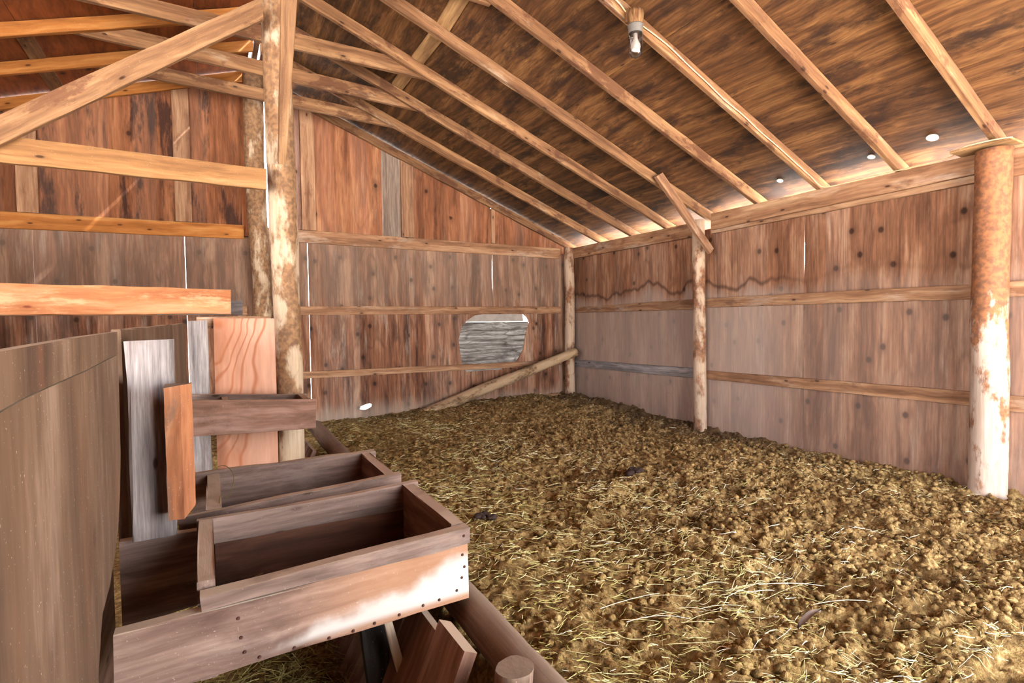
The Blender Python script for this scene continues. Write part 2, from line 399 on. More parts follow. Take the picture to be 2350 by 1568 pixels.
M['rail'] = wood('dusty_manger_rail', '4d372b', '745b4b', '90786a', 'z', .7, 14, .3, 9, .2, stain=('463028', .5, 2.6, .5, .66), stain2=('9f8d80', .4, 4, .55, .7), dust=('8a7765', .7, .2), var=.1, fib=.6, bs=.5)

def soil_mat():
    t = NT('trampled_manure_soil'); g = t.geo(); pos = g.outputs['Position']
    x, y, z = t.sep(pos)
    n = t.noise(pos, 3.0, 6, .65); n2 = t.noise(pos, 28, 5, .7)
    col = t.ramp(n2, [(.30, lin('38281a')), (.5, lin('886b42')), (.66, lin('c0a26e'))])
    dk = t.rng(n, .55, .72, 0, .6)
    col = t.mix(dk, col, lin('3a2818'))
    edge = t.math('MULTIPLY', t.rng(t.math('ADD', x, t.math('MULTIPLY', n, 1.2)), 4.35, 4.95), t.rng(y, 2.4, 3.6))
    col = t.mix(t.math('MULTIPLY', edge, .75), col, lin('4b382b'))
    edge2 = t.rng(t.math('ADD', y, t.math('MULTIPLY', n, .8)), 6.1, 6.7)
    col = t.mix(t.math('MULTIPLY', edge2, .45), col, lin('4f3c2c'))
    green = t.rng(x, 3.0, 1.4, 0, .16)
    col = t.mix(green, col, lin('7e6f3c'))
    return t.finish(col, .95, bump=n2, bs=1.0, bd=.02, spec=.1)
M['soil'] = soil_mat()

def straw_mat():
    t = NT('dry_hay'); a = t.n.new('ShaderNodeAttribute'); a.attribute_name = 'tone'
    col = t.ramp(a.outputs['Fac'], [(0.0, lin('6a5f2c')), (.3, lin('999048')), (.6, lin('c4b873')), (.85, lin('e0d5a0')), (1.0, lin('f4ecce'))])
    return t.finish(col, .6, spec=.3)
M['straw'] = straw_mat()
def plain(name, c, rough=.8, nscale=40, amt=.3, metal=0.0):
    t = NT(name); P = t.coords(); n = t.noise(P, nscale, 4)
    col = t.mix(t.rng(n, .3, .7, 0, amt), lin(c), tuple(v*.45 for v in lin(c)[:3])+(1,))
    t.b.inputs['Metallic'].default_value = metal
    return t.finish(col, rough, bump=n, bs=.3)
M['dung'] = plain('dark_dung', '3c2c26', .85, 30, .5)
M['cable'] = plain('beige_cable_sheath', 'd9b58c', .6)
M['grayplastic'] = plain('gray_lamp_collar', '5f5852', .55, 60, .15)
M['nest'] = wood('dried_mud_and_straw', '3f2714', '6f4a2b', '9a744c', 'z', 9, 60, .2, 9, 0, var=.02, fib=.9, bs=.7)
M['nail'] = plain('rusty_nail', '4a2c24', .7, 80, .5)
M['leaf'] = plain('curled_gray_leaf', 'a08a7c', .8, 30, .4)
M['dirt_out'] = plain('pale_dry_yard', 'd0cdc8', .95, .6, .15)
M['knotdisc'] = plain('pale_knot_disc', 'efe0cc', .7, 20, .2)  # pale tone for the plug and for light painted in knot holes
M['strip'] = plain('weathered_outer_strip', 'a79c94', .9, 14, .35)
M['splat'] = plain('dried_dung_splat', 'b49c78', .9, 40, .45)
M['scrap'] = wood('warped_scrap_plywood', '5f4328', '8d6a45', 'b0895e', 'x', 1, 16, .2, 9, 0, var=.03)
gm = NT('lamp_glass'); gm.n.remove(gm.b)
_tr = gm.n.new('ShaderNodeBsdfTransparent'); _tr.inputs[0].default_value = (.86, .84, .82, 1)
_gl = gm.n.new('ShaderNodeBsdfGlossy'); _gl.inputs['Roughness'].default_value = .18
_lw = gm.n.new('ShaderNodeLayerWeight'); _lw.inputs[0].default_value = .35
_mx = gm.n.new('ShaderNodeMixShader'); _o = gm.n['Material Output']
gm.l.new(gm.math('ADD', gm.math('MULTIPLY', _lw.outputs['Fresnel'], .8), .14), _mx.inputs[0]); gm.l.new(_tr.outputs[0], _mx.inputs[1]); gm.l.new(_gl.outputs[0], _mx.inputs[2]); gm.l.new(_mx.outputs[0], _o.inputs['Surface'])
M['glass'] = gm.m
M['bulb'] = plain('frosted_bulb', 'cfc6bf', .35, 30, .05)

# ------------------------------------------------------------------ shape of the place
XW, YW = 4.50, 6.35                 # inner faces of right and back walls
RX = 0.47                           # ridge line
def interp(y, ks): return float(np.interp(y, [k[0] for k in ks], [k[1] for k in ks]))
def slope(y): return interp(y, [(1.53, .44), (2.11, .42), (2.7, .41), (3.29, .402), (3.86, .39), (4.44, .388), (7, .386)])
def zplate(y): return interp(y, [(3.30, 2.184), (3.86, 2.142), (9, 2.140)])
def rz(x, y):                       # underside of the rafters
    if x >= RX: return zplate(y)+slope(y)*(4.42-x)
    return zplate(y)+slope(y)*(4.42-RX)-.33*(RX-x)

# ---- walls
def wall_right():
    w = empty('wall_right', (XW, 3, 0)); tag(w, kind='structure')
    ys = [6.36, 5.262, 4.07, 2.886, 1.692, .5, -.72]
    for i in range(len(ys)-1):
        a, b = ys[i], ys[i+1]; g = .0018
        # u runs towards -y so that the sheet's face looks into the room
        hw = (a-b)/2-g; split = (i == 2)
        if split:   # one sheet was pieced from two boards
            yj = 3.632
            for (p, q) in ((a, yj), (yj, b)):
                h2 = (p-q)/2-.001
                sheet('plywood_panel', (XW, (p+q)/2, .95), (0, -1, 0), (0, 0, 1), [(-h2, -1.15), (h2, -1.15), (h2, 1.10), (-h2, 1.10)], .012, M['wall_right'], w)
        else:
            pts = [(-hw, -1.15), (hw, -1.15), (hw, 1.10), (-hw, 1.10)]
            if i == 3:    # open sliver where the two sheets meet high up
                pts = [(-hw, -1.15), (hw, -1.15), (hw, 1.10), (-hw, 1.10), (-hw+.001, .95), (-hw+.006, .8), (-hw+.005, .62), (-hw, .55)]
            sheet('plywood_panel', (XW, (a+b)/2, .95), (0, -1, 0), (0, 0, 1), pts, .012, M['wall_right'], w)
    for (yj, z0, z1) in ((4.07, -.2, 2.1), (3.632, -.2, 2.1), (2.886, -.2, 1.50), (2.886, 1.93, 2.1), (1.692, -.2, 2.1), (5.262, -.2, 2.1)):  # unseen strips added behind the seams to stop daylight
        bxb('seam_light_stop', XW+.0125, XW+.03, yj-.03, yj+.03, z0, z1, M['scrap'], w, along='z')
    # splash of dried dung on the third sheet
    bm = bmesh.new(); n = 40; c = bm.verts.new((0, -.006, 0)); rg = []
    for k in range(n):
        a = k/n*2*math.pi; r = .10*(1+.35*noise.noise(Vector((math.cos(a)*2, math.sin(a)*2, 5)))+.25*noise.noise(Vector((math.cos(a)*7, math.sin(a)*7, 1))))
        rg.append((bm.verts.new((r*1.25*math.cos(a)*.8, -.004, r*math.sin(a)*.85)), bm.verts.new((r*1.35*math.cos(a)*.8, 0, r*.92*math.sin(a)))))
    for k in range(n):
        a, b = rg[k], rg[(k+1) % n]
        bm.faces.new((c, b[0], a[0])); bm.faces.new((a[0], b[0], b[1], a[1]))
    me = bpy.data.meshes.new('dung_splat'); bmesh.ops.recalc_face_normals(bm, faces=bm.faces); bm.to_mesh(me); bm.free()
    link('dung_splat', me, M['splat'], Matrix.Translation((XW-.0005, 2.235, .985)) @ Matrix.Rotation(math.radians(-90), 4, 'Z'), w)
    return w
wall_right()

def blob(cx, cz, rx, rz_, n=22, irr=.12, seed=1.0, pw=1.0):
    o = []
    for k in range(n):
        a = k/n*2*math.pi; c, s = math.cos(a), math.sin(a)
        r = 1+irr*noise.noise(Vector((c*2, s*2, seed)))*2
        o.append((cx+rx*r*math.copysign(abs(c)**pw, c), cz+rz_*r*math.copysign(abs(s)**pw, s)))
    return o

def wall_back():
    w = empty('wall_back', (1, YW, 0)); tag(w, kind='structure')
    xs = [-3.5, -2.5, -1.338, -.175, .981, 2.128, 3.256, 4.50]
    gaps = {-.175: .0022, .981: .0028, 3.256: .0015, 2.128: .0012}
    def put(poly, mat, holes=()):
        cx = sum(p[0] for p in poly)/len(poly); cz = sum(p[1] for p in poly)/len(poly)
        sheet('plywood_panel', (cx, YW, cz), (1, 0, 0), (0, 0, 1), [(a-cx, b-cz) for a, b in poly], .012, mat, w, [[(a-cx, b-cz) for a, b in h] for h in holes])
    for i in range(len(xs)-1):
        a = xs[i]+gaps.get(xs[i], .001); b = xs[i+1]-gaps.get(xs[i+1], .001)
        z0, z1 = -.2, 2.06
        poly = [(a, z0), (b, z0), (b, z1), (a, z1)]
        holes = []
        if i == 5:      # sheet with the ragged opening and worn upper right edge; the opening spans into the next sheet
            poly = [(a, z0), (b, z0), (b, .50), (b, .51), (2.86, .50), (2.80, .62), (2.77, .80), (2.76, .92), (2.80, 1.05), (2.87, 1.15), (2.99, 1.22), (3.1, 1.235), (b, 1.235), (b, 1.5), (b-.006, 1.62), (b-.009, 1.8), (b-.004, 1.93), (b-.002, 2.012), (2.45, 2.014), (2.13+.02, 2.03), (a, 2.03)]
        if i == 6:
            poly = [(a, z0), (b, z0), (b, z1), (a, z1), (a, 1.235), (3.70, 1.235), (3.76, 1.19), (3.80, 1.12), (3.74, .95), (3.70, .75), (3.60, .60), (3.42, .585), (3.38, .51), (a, .50)]
        if i == 4:
            holes = [[(1.508, .148), (1.520, .176), (1.55, .186), (1.585, .197), (1.622, .204), (1.646, .190), (1.640, .165), (1.606, .148), (1.57, .134), (1.535, .138)]]
        put(poly, M['wall_back'], holes)
    # gable above the tie beam
    def top(x): return rz(x, YW-.04)+.085
    def gab(x0, x1, mat, z0=2.05, kx=()):
        put([(x0, z0), (x1, z0)]+[(x, top(x)) for x in [x1]+list(kx)+[x0]], mat)
    gab(-3.5, -1.35, M['gable']); gab(-1.347, -.18, M['gable']); gab(-.177, .345, M['gable'])
    gab(.3455, .47, M['gable'])
    put([(.605, 2.05), (.93, 2.05), (.93, top(.93)), (.64, top(.64))], M['gable_warm'])
    gab(.933, 1.82, M['gable_warm']); gab(1.823, 2.05, M['weathered']); gab(2.053, 3.235, M['gable_warm']); gab(3.25, 4.45, M['gable_warm'])
    # patch of bleached plywood nailed outside over the ragged opening
    sheet('patch_panel', (3.25, YW+.016, .83), (1, 0, 0), (0, 0, 1), [(-.55, -.45), (.55, -.45), (.55, .305), (-.55, .305)], .01, M['bleached'], w)
    sheet('patch_strip', (3.24, YW+.016, 1.22), (1, 0, 0), (0, 0, 1), [(-.52, -.083), (.48, -.083), (.46, .10), (-.5, .10)], .01, M['strip'], w)
    return w
wall_back()
def added_wall_left():  # unseen wall, added to enclose the barn for light control
    w = empty('added_wall_left', (-3.5, 3, 0)); tag(w, kind='structure')
    for k in range(4):
        y0 = 6.36-k*1.22
        sheet('plywood_panel', (-3.5, y0-.61, .95), (0, 1, 0), (0, 0, 1), [(-.608, -1.15), (.608, -1.15), (.608, 1.42), (-.608, 1.42)], .012, M['wall_back'], w)  # panels of the added, unseen left wall
added_wall_left()

def added_wall_front():
    # unseen wall added behind the camera, its openings shaped to steer the light
    w = empty('added_wall_front', (0, -1.4, 0)); tag(w, kind='structure')
    sheet('plywood_panel', (0, -1.4, .9), (-1, 0, 0), (0, 0, 1), [(-1.2, -1.2), (2.6, -1.2), (2.6, 1.5), (-1.2, 1.5)], .012, M['wall_back'], w)  # panel of the added, unseen front wall
    pts = [(-x, rz(x, -1.4)+.09) for x in (4.45, RX, -3.5)]
    sheet('added_gable_panel', (0, -1.4, 0), (-1, 0, 0), (0, 0, 1), [(-4.45, 2.15)]+pts+[(3.5, 2.15)], .012, M['gable'], w)
added_wall_front()

# ---- roof sheathing
def ceiling():
    c = empty('ceiling', (RX, 3, 3.7)); tag(c, kind='structure')
    def strip(x0, x1, y0, y1, mat):
        n = 26; off = .108
        def P(x, y): return Vector((x, y, rz(x, y)+off))
        ctr = (P(x0, y0)+P(x1, y1)+P(x0, y1)+P(x1, y0))/4
        R = frame((0, 1, 0), (P(x0, y0)-P(x1, y0)).cross(Vector((0, -1, 0)))); Mx = Matrix.Translation(ctr) @ R; Mi = Mx.inverted()
        vs, fs = [], []
        for i in range(n+1):
            y = y0+(y1-y0)*i/n
            for x in (x0, x1):
                p = P(x, y); vs.append(tuple(Mi @ p)); vs.append(tuple(Mi @ (p+Vector((0, 0, .014)))))
        for i in range(n):
            a = i*4
            fs += [(a, a+2, a+6, a+4), (a+1, a+5, a+7, a+3), (a, a+4, a+5, a+1), (a+2, a+3, a+7, a+6)]
        fs += [(0, 1, 3, 2), (n*4, n*4+2, n*4+3, n*4+1)]
        me = bpy.data.meshes.new('plywood_sheet'); me.from_pydata(vs, [], fs)
        bm = bmesh.new(); bm.from_mesh(me); bmesh.ops.recalc_face_normals(bm, faces=bm.faces); bm.to_mesh(me); bm.free()
        link('plywood_sheet', me, mat, Mx, c)
    for xa, xb in ((4.86, 3.83), (3.826, 2.71), (2.706, 1.602), (1.598, RX+.055)):
        for ya, yb in ((6.42, 3.98), (3.977, 1.54), (1.537, -1.6)):
            strip(xb, xa, yb, ya, M['ceiling'])
    for xa, xb in ((RX-.045, -.02), (-.024, -1.10), (-1.104, -2.2), (-2.204, -3.7)):
        for ya, yb in ((6.42, 5.2), (5.197, 2.76), (2.757, -1.6)):
            strip(xb, xa, yb, ya, M['ceiling_left'])
    for (xs_, nm) in (((RX+.055, 4.90), 'added_sun_cover'), ((-3.75, RX-.045), 'added_sun_cover')):  # unseen outer layer, added to keep sun out of the sheet joints
        vs, fs = [], []; n = 40
        for i in range(n+1):
            y = -1.65+(6.46+1.65)*i/n
            for x in xs_: vs.append((x, y, rz(x, y)+.128)); vs.append((x, y, rz(x, y)+.136))
        for i in range(n):
            a = i*4; fs += [(a, a+2, a+6, a+4), (a+1, a+5, a+7, a+3), (a, a+4, a+5, a+1), (a+2, a+3, a+7, a+6)]
        fs += [(0, 1, 3, 2), (n*4, n*4+2, n*4+3, n*4+1)]
        me = bpy.data.meshes.new(nm); me.from_pydata(vs, [], fs)
        link(nm, me, M['scrap'], None, c)
    sheet('added_ridge_cap', (RX, 1.3, rz(RX, 3.0)+.35), (1, 0, 0), (0, 1, 0), [(-.3, -2.95), (.3, -2.95), (.3, 3.2), (-.3, 3.2)], .01, M['scrap'], c)  # unseen cap, added over the near ridge slot to control the light
    # splice boards under the sheet joints
    for (x, yy) in ((1.60, [(3.905, 4.435), (3.335, 3.855), (4.485, 5.0)]), (-1.10, [(5.66, 6.28), (5.06, 5.60), ])):
        for (a, b) in yy:
            q = [(x-.05, a), (x-.05, b), (x+.05, b), (x+.05, a)]
            board('splice_board', *[Vector((u, v, rz(u, v)+.1055)) for u, v in q], (0, 0, -.016), M['scrap'] if x > 0 else M['lumber'], c, rough=.0006)
    # knot plug by the eave; other pale discs paint light in knot holes
    for (x, y) in ((4.299, 1.862), (4.332, 2.266), (4.338, 3.01)):
        s = .036 if y < 2 else .026
        bm = bmesh.new(); bmesh.ops.create_cone(bm, cap_ends=True, segments=18, radius1=s, radius2=s*.9, depth=.008)
        me = bpy.data.meshes.new('knot_disc'); bm.to_mesh(me); bm.free()
        link('knot_disc', me, M['knotdisc'], Matrix.Translation((x, y, rz(x, y)+.098)) @ Matrix.Rotation(math.atan(slope(y)), 4, 'Y'), c)
ceiling()

# ---- ground
def vnoise(x, y, seed=0):
    xi = np.floor(x).astype(np.int64); yi = np.floor(y).astype(np.int64); fx = x-xi; fy = y-yi
    def h(a, b):
        n = (a*374761393+b*668265263+seed*974634777) & 0xffffffff
        n = ((n ^ (n >> 13))*1274126177) & 0xffffffff
        return ((n ^ (n >> 16)) & 0xffff)/65535.0
    sx = fx*fx*(3-2*fx); sy = fy*fy*(3-2*fy)
    return (h(xi, yi)*(1-sx)+h(xi+1, yi)*sx)*(1-sy)+(h(xi, yi+1)*(1-sx)+h(xi+1, yi+1)*sx)*sy
def sst(a, b, v):
    t = np.clip((v-a)/(b-a), 0, 1); return t*t*(3-2*t)
def gz(x, y):
    x = np.asarray(x, float); y = np.asarray(y, float)
    z = .075*sst(3.0, 6.4, y)*sst(.8, 3.2, x) - .02 + .045*sst(4.6, 6.2, y)
    rough = .55+.45*sst(1.2, 3.0, x+.25*(3-y))
    z = z+rough*(.055*(vnoise(x*2.1, y*2.1, 1)-.5)+.05*(vnoise(x*5.3, y*5.3, 2)-.5))
    b = 1-np.abs(2*vnoise(x*11, y*11, 3)-1); z = z+rough*.060*(b-.5)
    b = 1-np.abs(2*vnoise(x*24, y*24, 4)-1); z = z+rough*.034*(b-.5)
    z = z+.008*(vnoise(x*55, y*55, 5)-.5)
    m = sst(.80, .70, x)*sst(5.3, 5.0, y)
    return z*(1-m)+(-.26+.03*(vnoise(x*6, y*6, 8)-.5))*m
def grid(name, x0, x1, y0, y1, step, mat):
    nx = int((x1-x0)/step)+1; ny = int((y1-y0)/step)+1
    X, Y = np.meshgrid(np.linspace(x0, x1, nx), np.linspace(y0, y1, ny)); Z = gz(X, Y)
    co = np.stack([X, Y, Z], -1).reshape(-1, 3).astype(np.float32)
    idx = (np.arange(ny-1)[:, None]*nx+np.arange(nx-1)[None]).reshape(-1)
    q = np.stack([idx, idx+1, idx+nx+1, idx+nx], -1).astype(np.int32)
    return mesh_np(name, co, q, 4, mat)
def mesh_np(name, co, faces, k, mat, smooth=True, tone=None):
    me = bpy.data.meshes.new(name); nf = len(faces)
    me.vertices.add(len(co)); me.vertices.foreach_set('co', np.ascontiguousarray(co, np.float32).ravel())
    me.loops.add(nf*k); me.loops.foreach_set('vertex_index', np.ascontiguousarray(faces, np.int32).ravel())
    me.polygons.add(nf); me.polygons.foreach_set('loop_start', np.arange(0, nf*k, k, dtype=np.int32))
    me.polygons.foreach_set('use_smooth', np.full(nf, smooth))
    if tone is not None:
        a = me.attributes.new('tone', 'FLOAT', 'POINT'); a.data.foreach_set('value', np.ascontiguousarray(tone, np.float32))
    me.update(calc_edges=True); me.validate()
    return link(name, me, mat)
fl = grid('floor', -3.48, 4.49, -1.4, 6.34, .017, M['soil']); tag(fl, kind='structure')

# the yard outside, seen only through cracks and under the eave
me = bpy.data.meshes.new('ground'); s = 60
me.from_pydata([(-s, -s, -.30), (s, -s, -.30), (s, s, -.30), (-s, s, -.30)], [], [(0, 1, 2, 3)])
tag(link('ground', me, M['dirt_out']), kind='structure')

# ---- clods: crumbs of manure, joined (nobody could count them)
def clods():
    ico = bmesh.new(); bmesh.ops.create_icosphere(ico, subdivisions=1, radius=1)
    bv = np.array([v.co[:] for v in ico.verts]); ico.verts.index_update()
    bf = np.array([[v.index for v in f.verts] for f in ico.faces]); ico.free()
    N = 26000
    u = rng.random(N); D = .8+5.6*u**1.25
    x = .95+rng.random(N)*3.5; y = D*1.0
    y = np.clip(y, .6, 6.3)
    keep = rng.random(N) < (.30+.70*sst(1.3, 3.0, x+.35*(2.5-y)))
    x, y = x[keep], y[keep]; n = len(x)
    r = .004+.017*rng.random(n)**2.6
    jit = 1+.38*(rng.random((n, len(bv)))-.5)
    V = bv[None]*jit[..., None]*r[:, None, None]*np.array([1.15, 1.0, .8])
    a = rng.random(n)*6.28; c, s_ = np.cos(a), np.sin(a)
    vx = V[..., 0]*c[:, None]-V[..., 1]*s_[:, None]; vy = V[..., 0]*s_[:, None]+V[..., 1]*c[:, None]
    co = np.stack([vx+x[:, None], vy+y[:, None], V[..., 2]+(gz(x, y)+r*.35)[:, None]], -1).reshape(-1, 3)
    f = (bf[None]+(np.arange(n)*len(bv))[:, None, None]).reshape(-1, 3)
    o = mesh_np('manure_clods', co, f, 3, M['soil'], True)
    tag(o, 'loose crumbly brown manure clods strewn over the barn floor', 'manure', kind='stuff')
clods()

# ---- hay
def stalks(x, y, z, L, w, ang, curl, pitch, tone, name, label):
    n = len(x); S = 4
    t = np.linspace(0, 1, S+1)[None]
    th = ang[:, None]+curl[:, None]*(t-.5)
    dx = np.cos(th); dy = np.sin(th)
    px = x[:, None]+np.concatenate([np.zeros((n, 1)), np.cumsum((dx[:, 1:]+dx[:, :-1])/2, 1)], 1)/S*L[:, None]
    py = y[:, None]+np.concatenate([np.zeros((n, 1)), np.cumsum((dy[:, 1:]+dy[:, :-1])/2, 1)], 1)/S*L[:, None]
    arch = (1-(2*t-1)**2)
    pz = z[:, None]+(t*pitch[:, None])*L[:, None]+arch*L[:, None]*.06
    if name == 'hay':
        g_ = gz(px, py); mg_ = g_.mean(1, keepdims=True)
        pz = mg_+.45*(g_-mg_)+.007+(t-.5)*pitch[:, None]*L[:, None]+.008*rng.random((n, 1))
    nx_, ny_ = -np.sin(th), np.cos(th)
    W2 = (w[:, None]*(1-.5*t))
    A = np.stack([px+nx_*W2, py+ny_*W2, pz], -1); B = np.stack([px-nx_*W2, py-ny_*W2, pz], -1); C = np.stack([px, py, pz+W2*1.5], -1)
    co = np.stack([A, B, C], 2)                                  # n,S+1,3,3
    co = co.reshape(-1, 3)
    base = (np.arange(n)*(S+1)*3)[:, None, None]
    seg = []
    for i in range(S):
        for (p, q) in ((0, 2), (2, 1), (1, 0)):
            seg.append([i*3+p, i*3+q, (i+1)*3+q, (i+1)*3+p])
    f = (np.array(seg)[None]+base).reshape(-1, 4)
    tn = np.repeat(tone, (S+1)*3)
    o = mesh_np(name, co, f, 4, M['straw'], False, tn)
    tag(o, label, 'hay', kind='stuff')
def hay_floor():
    N = 60000
    x = .85+rng.random(N)*3.55; y = .75+5.5*rng.random(N)**1.2
    d = .16+.62*sst(3.6, 1.8, x+.12*(y-2)) + .55*np.exp(-((x-1.75)/.75)**2-((y-1.9)/1.0)**2)
    d = d*(.25+1.5*sst(.38, .70, vnoise(x*2.6+5, y*2.6, 21)*.6+vnoise(x*6, y*6, 22)*.4))
    d = np.where((x > 3.0) & (y > 3), d*.5, d); d = np.where((x > 2.1) & (y < 1.5), d*.45, d)
    k = rng.random(N) < np.clip(d, 0, 1)*.42
    x, y = x[k], y[k]; n = len(x)
    L = .018+.075*rng.random(n)**2.0+.05*(rng.random(n) < .06); w = .0007+.0013*rng.random(n)**1.8
    tone = np.clip(.30+.58*rng.random(n)+.35*(rng.random(n) < .10)+.15*sst(1.2, 2.6, x)-.04, 0, 1)
    flow = 2.6+1.6*(vnoise(x*1.5, y*1.5, 31)-.5)
    ang = np.where(rng.random(n) < .45, flow+.5*rng.standard_normal(n), rng.random(n)*6.28)
    stalks(x, y, gz(x, y)+.004+.014*rng.random(n), L, w, ang, rng.standard_normal(n)*.22, rng.standard_normal(n)*.14, tone, 'hay', 'yellow green hay stalks scattered over the manure floor')
    # bundle of long pale straw in the foreground
    n = 24
    bx = 1.40+.75*rng.random(n); by = 1.50+.10*rng.standard_normal(n)-.25*(bx-1.8)
    stalks(bx-.1, by, gz(bx, by)+.012+.012*rng.random(n), .10+.20*rng.random(n), .0008+.0009*rng.random(n)**2, -.42+.30*rng.standard_normal(n), rng.standard_normal(n)*.3, rng.standard_normal(n)*.03, .72+.28*rng.random(n), 'long_straw', 'long pale straw stalks lying in a loose bundle on the manure')
hay_floor()
def hay_manger():
    n = 4200
    x = -.22+.80*rng.random(n); y = 1.35+2.9*rng.random(n)
    L = .03+.10*rng.random(n); w = .0007+.0009*rng.random(n)
    stalks(x, y, gz(x, y)+.01+.05*rng.random(n), L, w, rng.random(n)*6.28, rng.standard_normal(n)*.9, rng.standard_normal(n)*.35, .05+.6*rng.random(n), 'manger_hay', 'dark tangled hay at the bottom of the manger')
hay_manger()

# ------------------------------------------------------------------ frame of the right wall
def quadx(name, X, a, b, zs, t, mat, label, cat, **k):
    """board on the right wall: face at X, running from y=a (far) to y=b (near), zs = top/bottom at a then at b"""
    o = board(name, (X, a, zs[0]), (X, b, zs[2]), (X, b, zs[3]), (X, a, zs[1]), (t, 0, 0), mat, **k)
    return tag(o, label, cat)
quadx('top_plate', 4.42, 6.245, 4.03, (2.135, 1.991, 2.135, 1.99), .04, M['girt'], 'far half of the right eave top plate, from corner to middle pole', 'beam')
quadx('top_plate', 4.40, 3.80, 1.615, (2.18, 2.02, 2.181, 2.055), .038, M['girt'], 'near half of the right eave top plate, ending at the white post', 'beam')
quadx('backing_plank', 4.442, 3.84, 1.63, (2.16, 1.99, 2.15, 2.008), .04, M['girt'], 'shaded backing plank showing as a strip below the near top plate', 'beam')
quadx('top_plate', 4.44, 1.497, -.7, (2.173, 2.005, 2.175, 2.005), .04, M['girt'], 'short end of top plate board at the right picture edge beyond the white post', 'beam')
quadx('wall_girt', 4.46, 6.27, 4.05, (1.321, 1.248, 1.343, 1.236), .038, M['girt'], 'upper horizontal girt board on the right wall between corner and middle pole', 'girt')
quadx('wall_girt', 4.46, 3.92, 1.665, (1.345, 1.251, 1.340, 1.242), .038, M['girt'], 'upper horizontal girt board on the right wall between middle pole and white post', 'girt')
quadx('wall_girt', 4.46, 1.505, -.7, (1.345, 1.249, 1.346, 1.248), .038, M['girt'], 'upper girt board at the right picture edge beyond the white post', 'girt')
quadx('wall_girt', 4.46, 6.28, 4.05, (.592, .500, .618, .512), .038, M['weathered_x'], 'lower gray girt board on the right wall between corner and middle pole', 'girt')
quadx('wall_girt', 4.46, 3.92, 1.668, (.603, .517, .621, .524), .038, M['girt'], 'lower girt board on the right wall between middle pole and white post', 'girt')
quadx('wall_girt', 4.46, 1.505, -.7, (.616, .515, .615, .516), .038, M['girt'], 'lower girt board at the right picture edge beyond the white post', 'girt')

tag(pole('post', (4.375, 6.20, -.15), (4.375, 6.22, 2.137), .072, .068, M['post_mid']), 'slim peeled pole standing in the far right corner of the barn', 'post')
tag(pole('post', (4.385, 3.935, -.15), (4.365, 3.935, 2.135), .066, .062, M['post_mid']), 'slim peeled pole in the middle of the right wall below the loose diagonal brace', 'post')
tag(pole('post', (4.362, 1.555, -.15), (4.372, 1.562, 2.175), .100, .092, M['post_white'], sides=26, rings=44), 'thick white peeled post with orange bark at its top, nearest on the right wall', 'post')
sc = board('scrap_board', (4.24, 1.74, 2.185), (4.26, 1.44, 2.196), (4.46, 1.44, 2.192), (4.46, 1.74, 2.182), (0, 0, .014), M['scrap'], rough=.001)
tag(sc, 'thin scrap of plywood lying on top of the white peeled post', 'board')
br2 = board('brace_board', (3.655, 3.820, 2.455), (4.338, 3.795, 1.775), (4.388, 3.795, 1.83), (3.735, 3.820, 2.50), (0, -.04, 0), M['girt'])
tag(br2, 'short loose diagonal brace board crossing the plate above the middle pole', 'brace')

# ------------------------------------------------------------------ frame of the back wall
def quady(name, Y, x0, x1, zs, t, mat, label, cat, parent=None, **k):
    o = board(name, (x0, Y, zs[0]), (x1, Y, zs[2]), (x1, Y, zs[3]), (x0, Y, zs[1]), (0, t, 0), mat, parent, **k)
    return tag(o, label, cat)
quady('tie_beam', 6.31, .58, 4.30, (2.160, 2.024, 2.141, 1.997), .039, M['girt'], 'long tie beam across the back wall at eave height, right of the ridge posts', 'beam')
quady('tie_beam', 6.31, -3.4, .355, (2.13, 1.985, 2.167, 2.027), .039, M['lumber_amber'], 'amber tie beam across the back wall at eave height, left of the ridge posts', 'beam')
quady('wall_girt', 6.31, .575, 4.30, (1.332, 1.238, 1.334, 1.237), .039, M['girt'], 'middle horizontal girt across the back wall above the ragged patched opening', 'girt')
quady('wall_girt', 6.31, -3.4, .365, (1.335, 1.241, 1.331, 1.240), .039, M['girt'], 'middle girt of the back wall left of the ridge posts, mostly behind the orange beam', 'girt')
quady('wall_girt', 6.31, .70, 4.30, (.617, .541, .589, .522), .039, M['girt'], 'lowest thin girt across the back wall, crossing the patched opening', 'girt')
quady('kick_board', 6.28, 2.80, 4.24, (.095, -.08, .135, -.02), .03, M['girt'], 'pale plank lying along the foot of the back wall near the corner pole', 'plank')
def stud(x0, x1, z0, z1a, z1b, mat, label, y=6.31, t=.039):
    o = board('gable_stud', (x0, y, z0), (x0, y, z1a), (x1, y, z1b), (x1, y, z0), (0, t, 0), mat)
    return tag(o, label, 'stud')
def zg(x): return rz(x, 6.3)-.004
stud(.805, .925, 2.166, zg(.805), zg(.925), M['gable_x'] if 'gable_x' in M else M['manger_red'], 'darker reddish gable stud just right of the near ridge post', y=6.325, t=.024)
stud(.929, 1.075, 2.164, zg(.929), zg(1.075), M['lumber_z'], 'wide pale gable stud right of the near ridge post')
stud(2.042, 2.197, 2.158, zg(2.042), zg(2.197), M['lumber_z'], 'short pale gable stud halfway down the right side of the gable')
stud(3.235, 3.285, 2.152, zg(3.235), zg(3.285), M['lumber_z'], 'narrow shortest gable stud near the right end of the gable')
stud(-.247, -.103, 2.165, zg(-.247), zg(-.103), M['lumber_z'], 'tall gable stud left of the far ridge post')
stud(-1.43, -1.28, 2.155, zg(-1.43), zg(-1.28), M['lumber_z'], 'gable stud at the left picture edge below the amber cross beam')

# leaning log
tag(pole('log', (2.235, 6.19, .045), (4.345, 6.035, .715), .075, .060, M['log'], bend=.012, rings=40), 'peeled log leaning from the ground against the far corner pole', 'log')

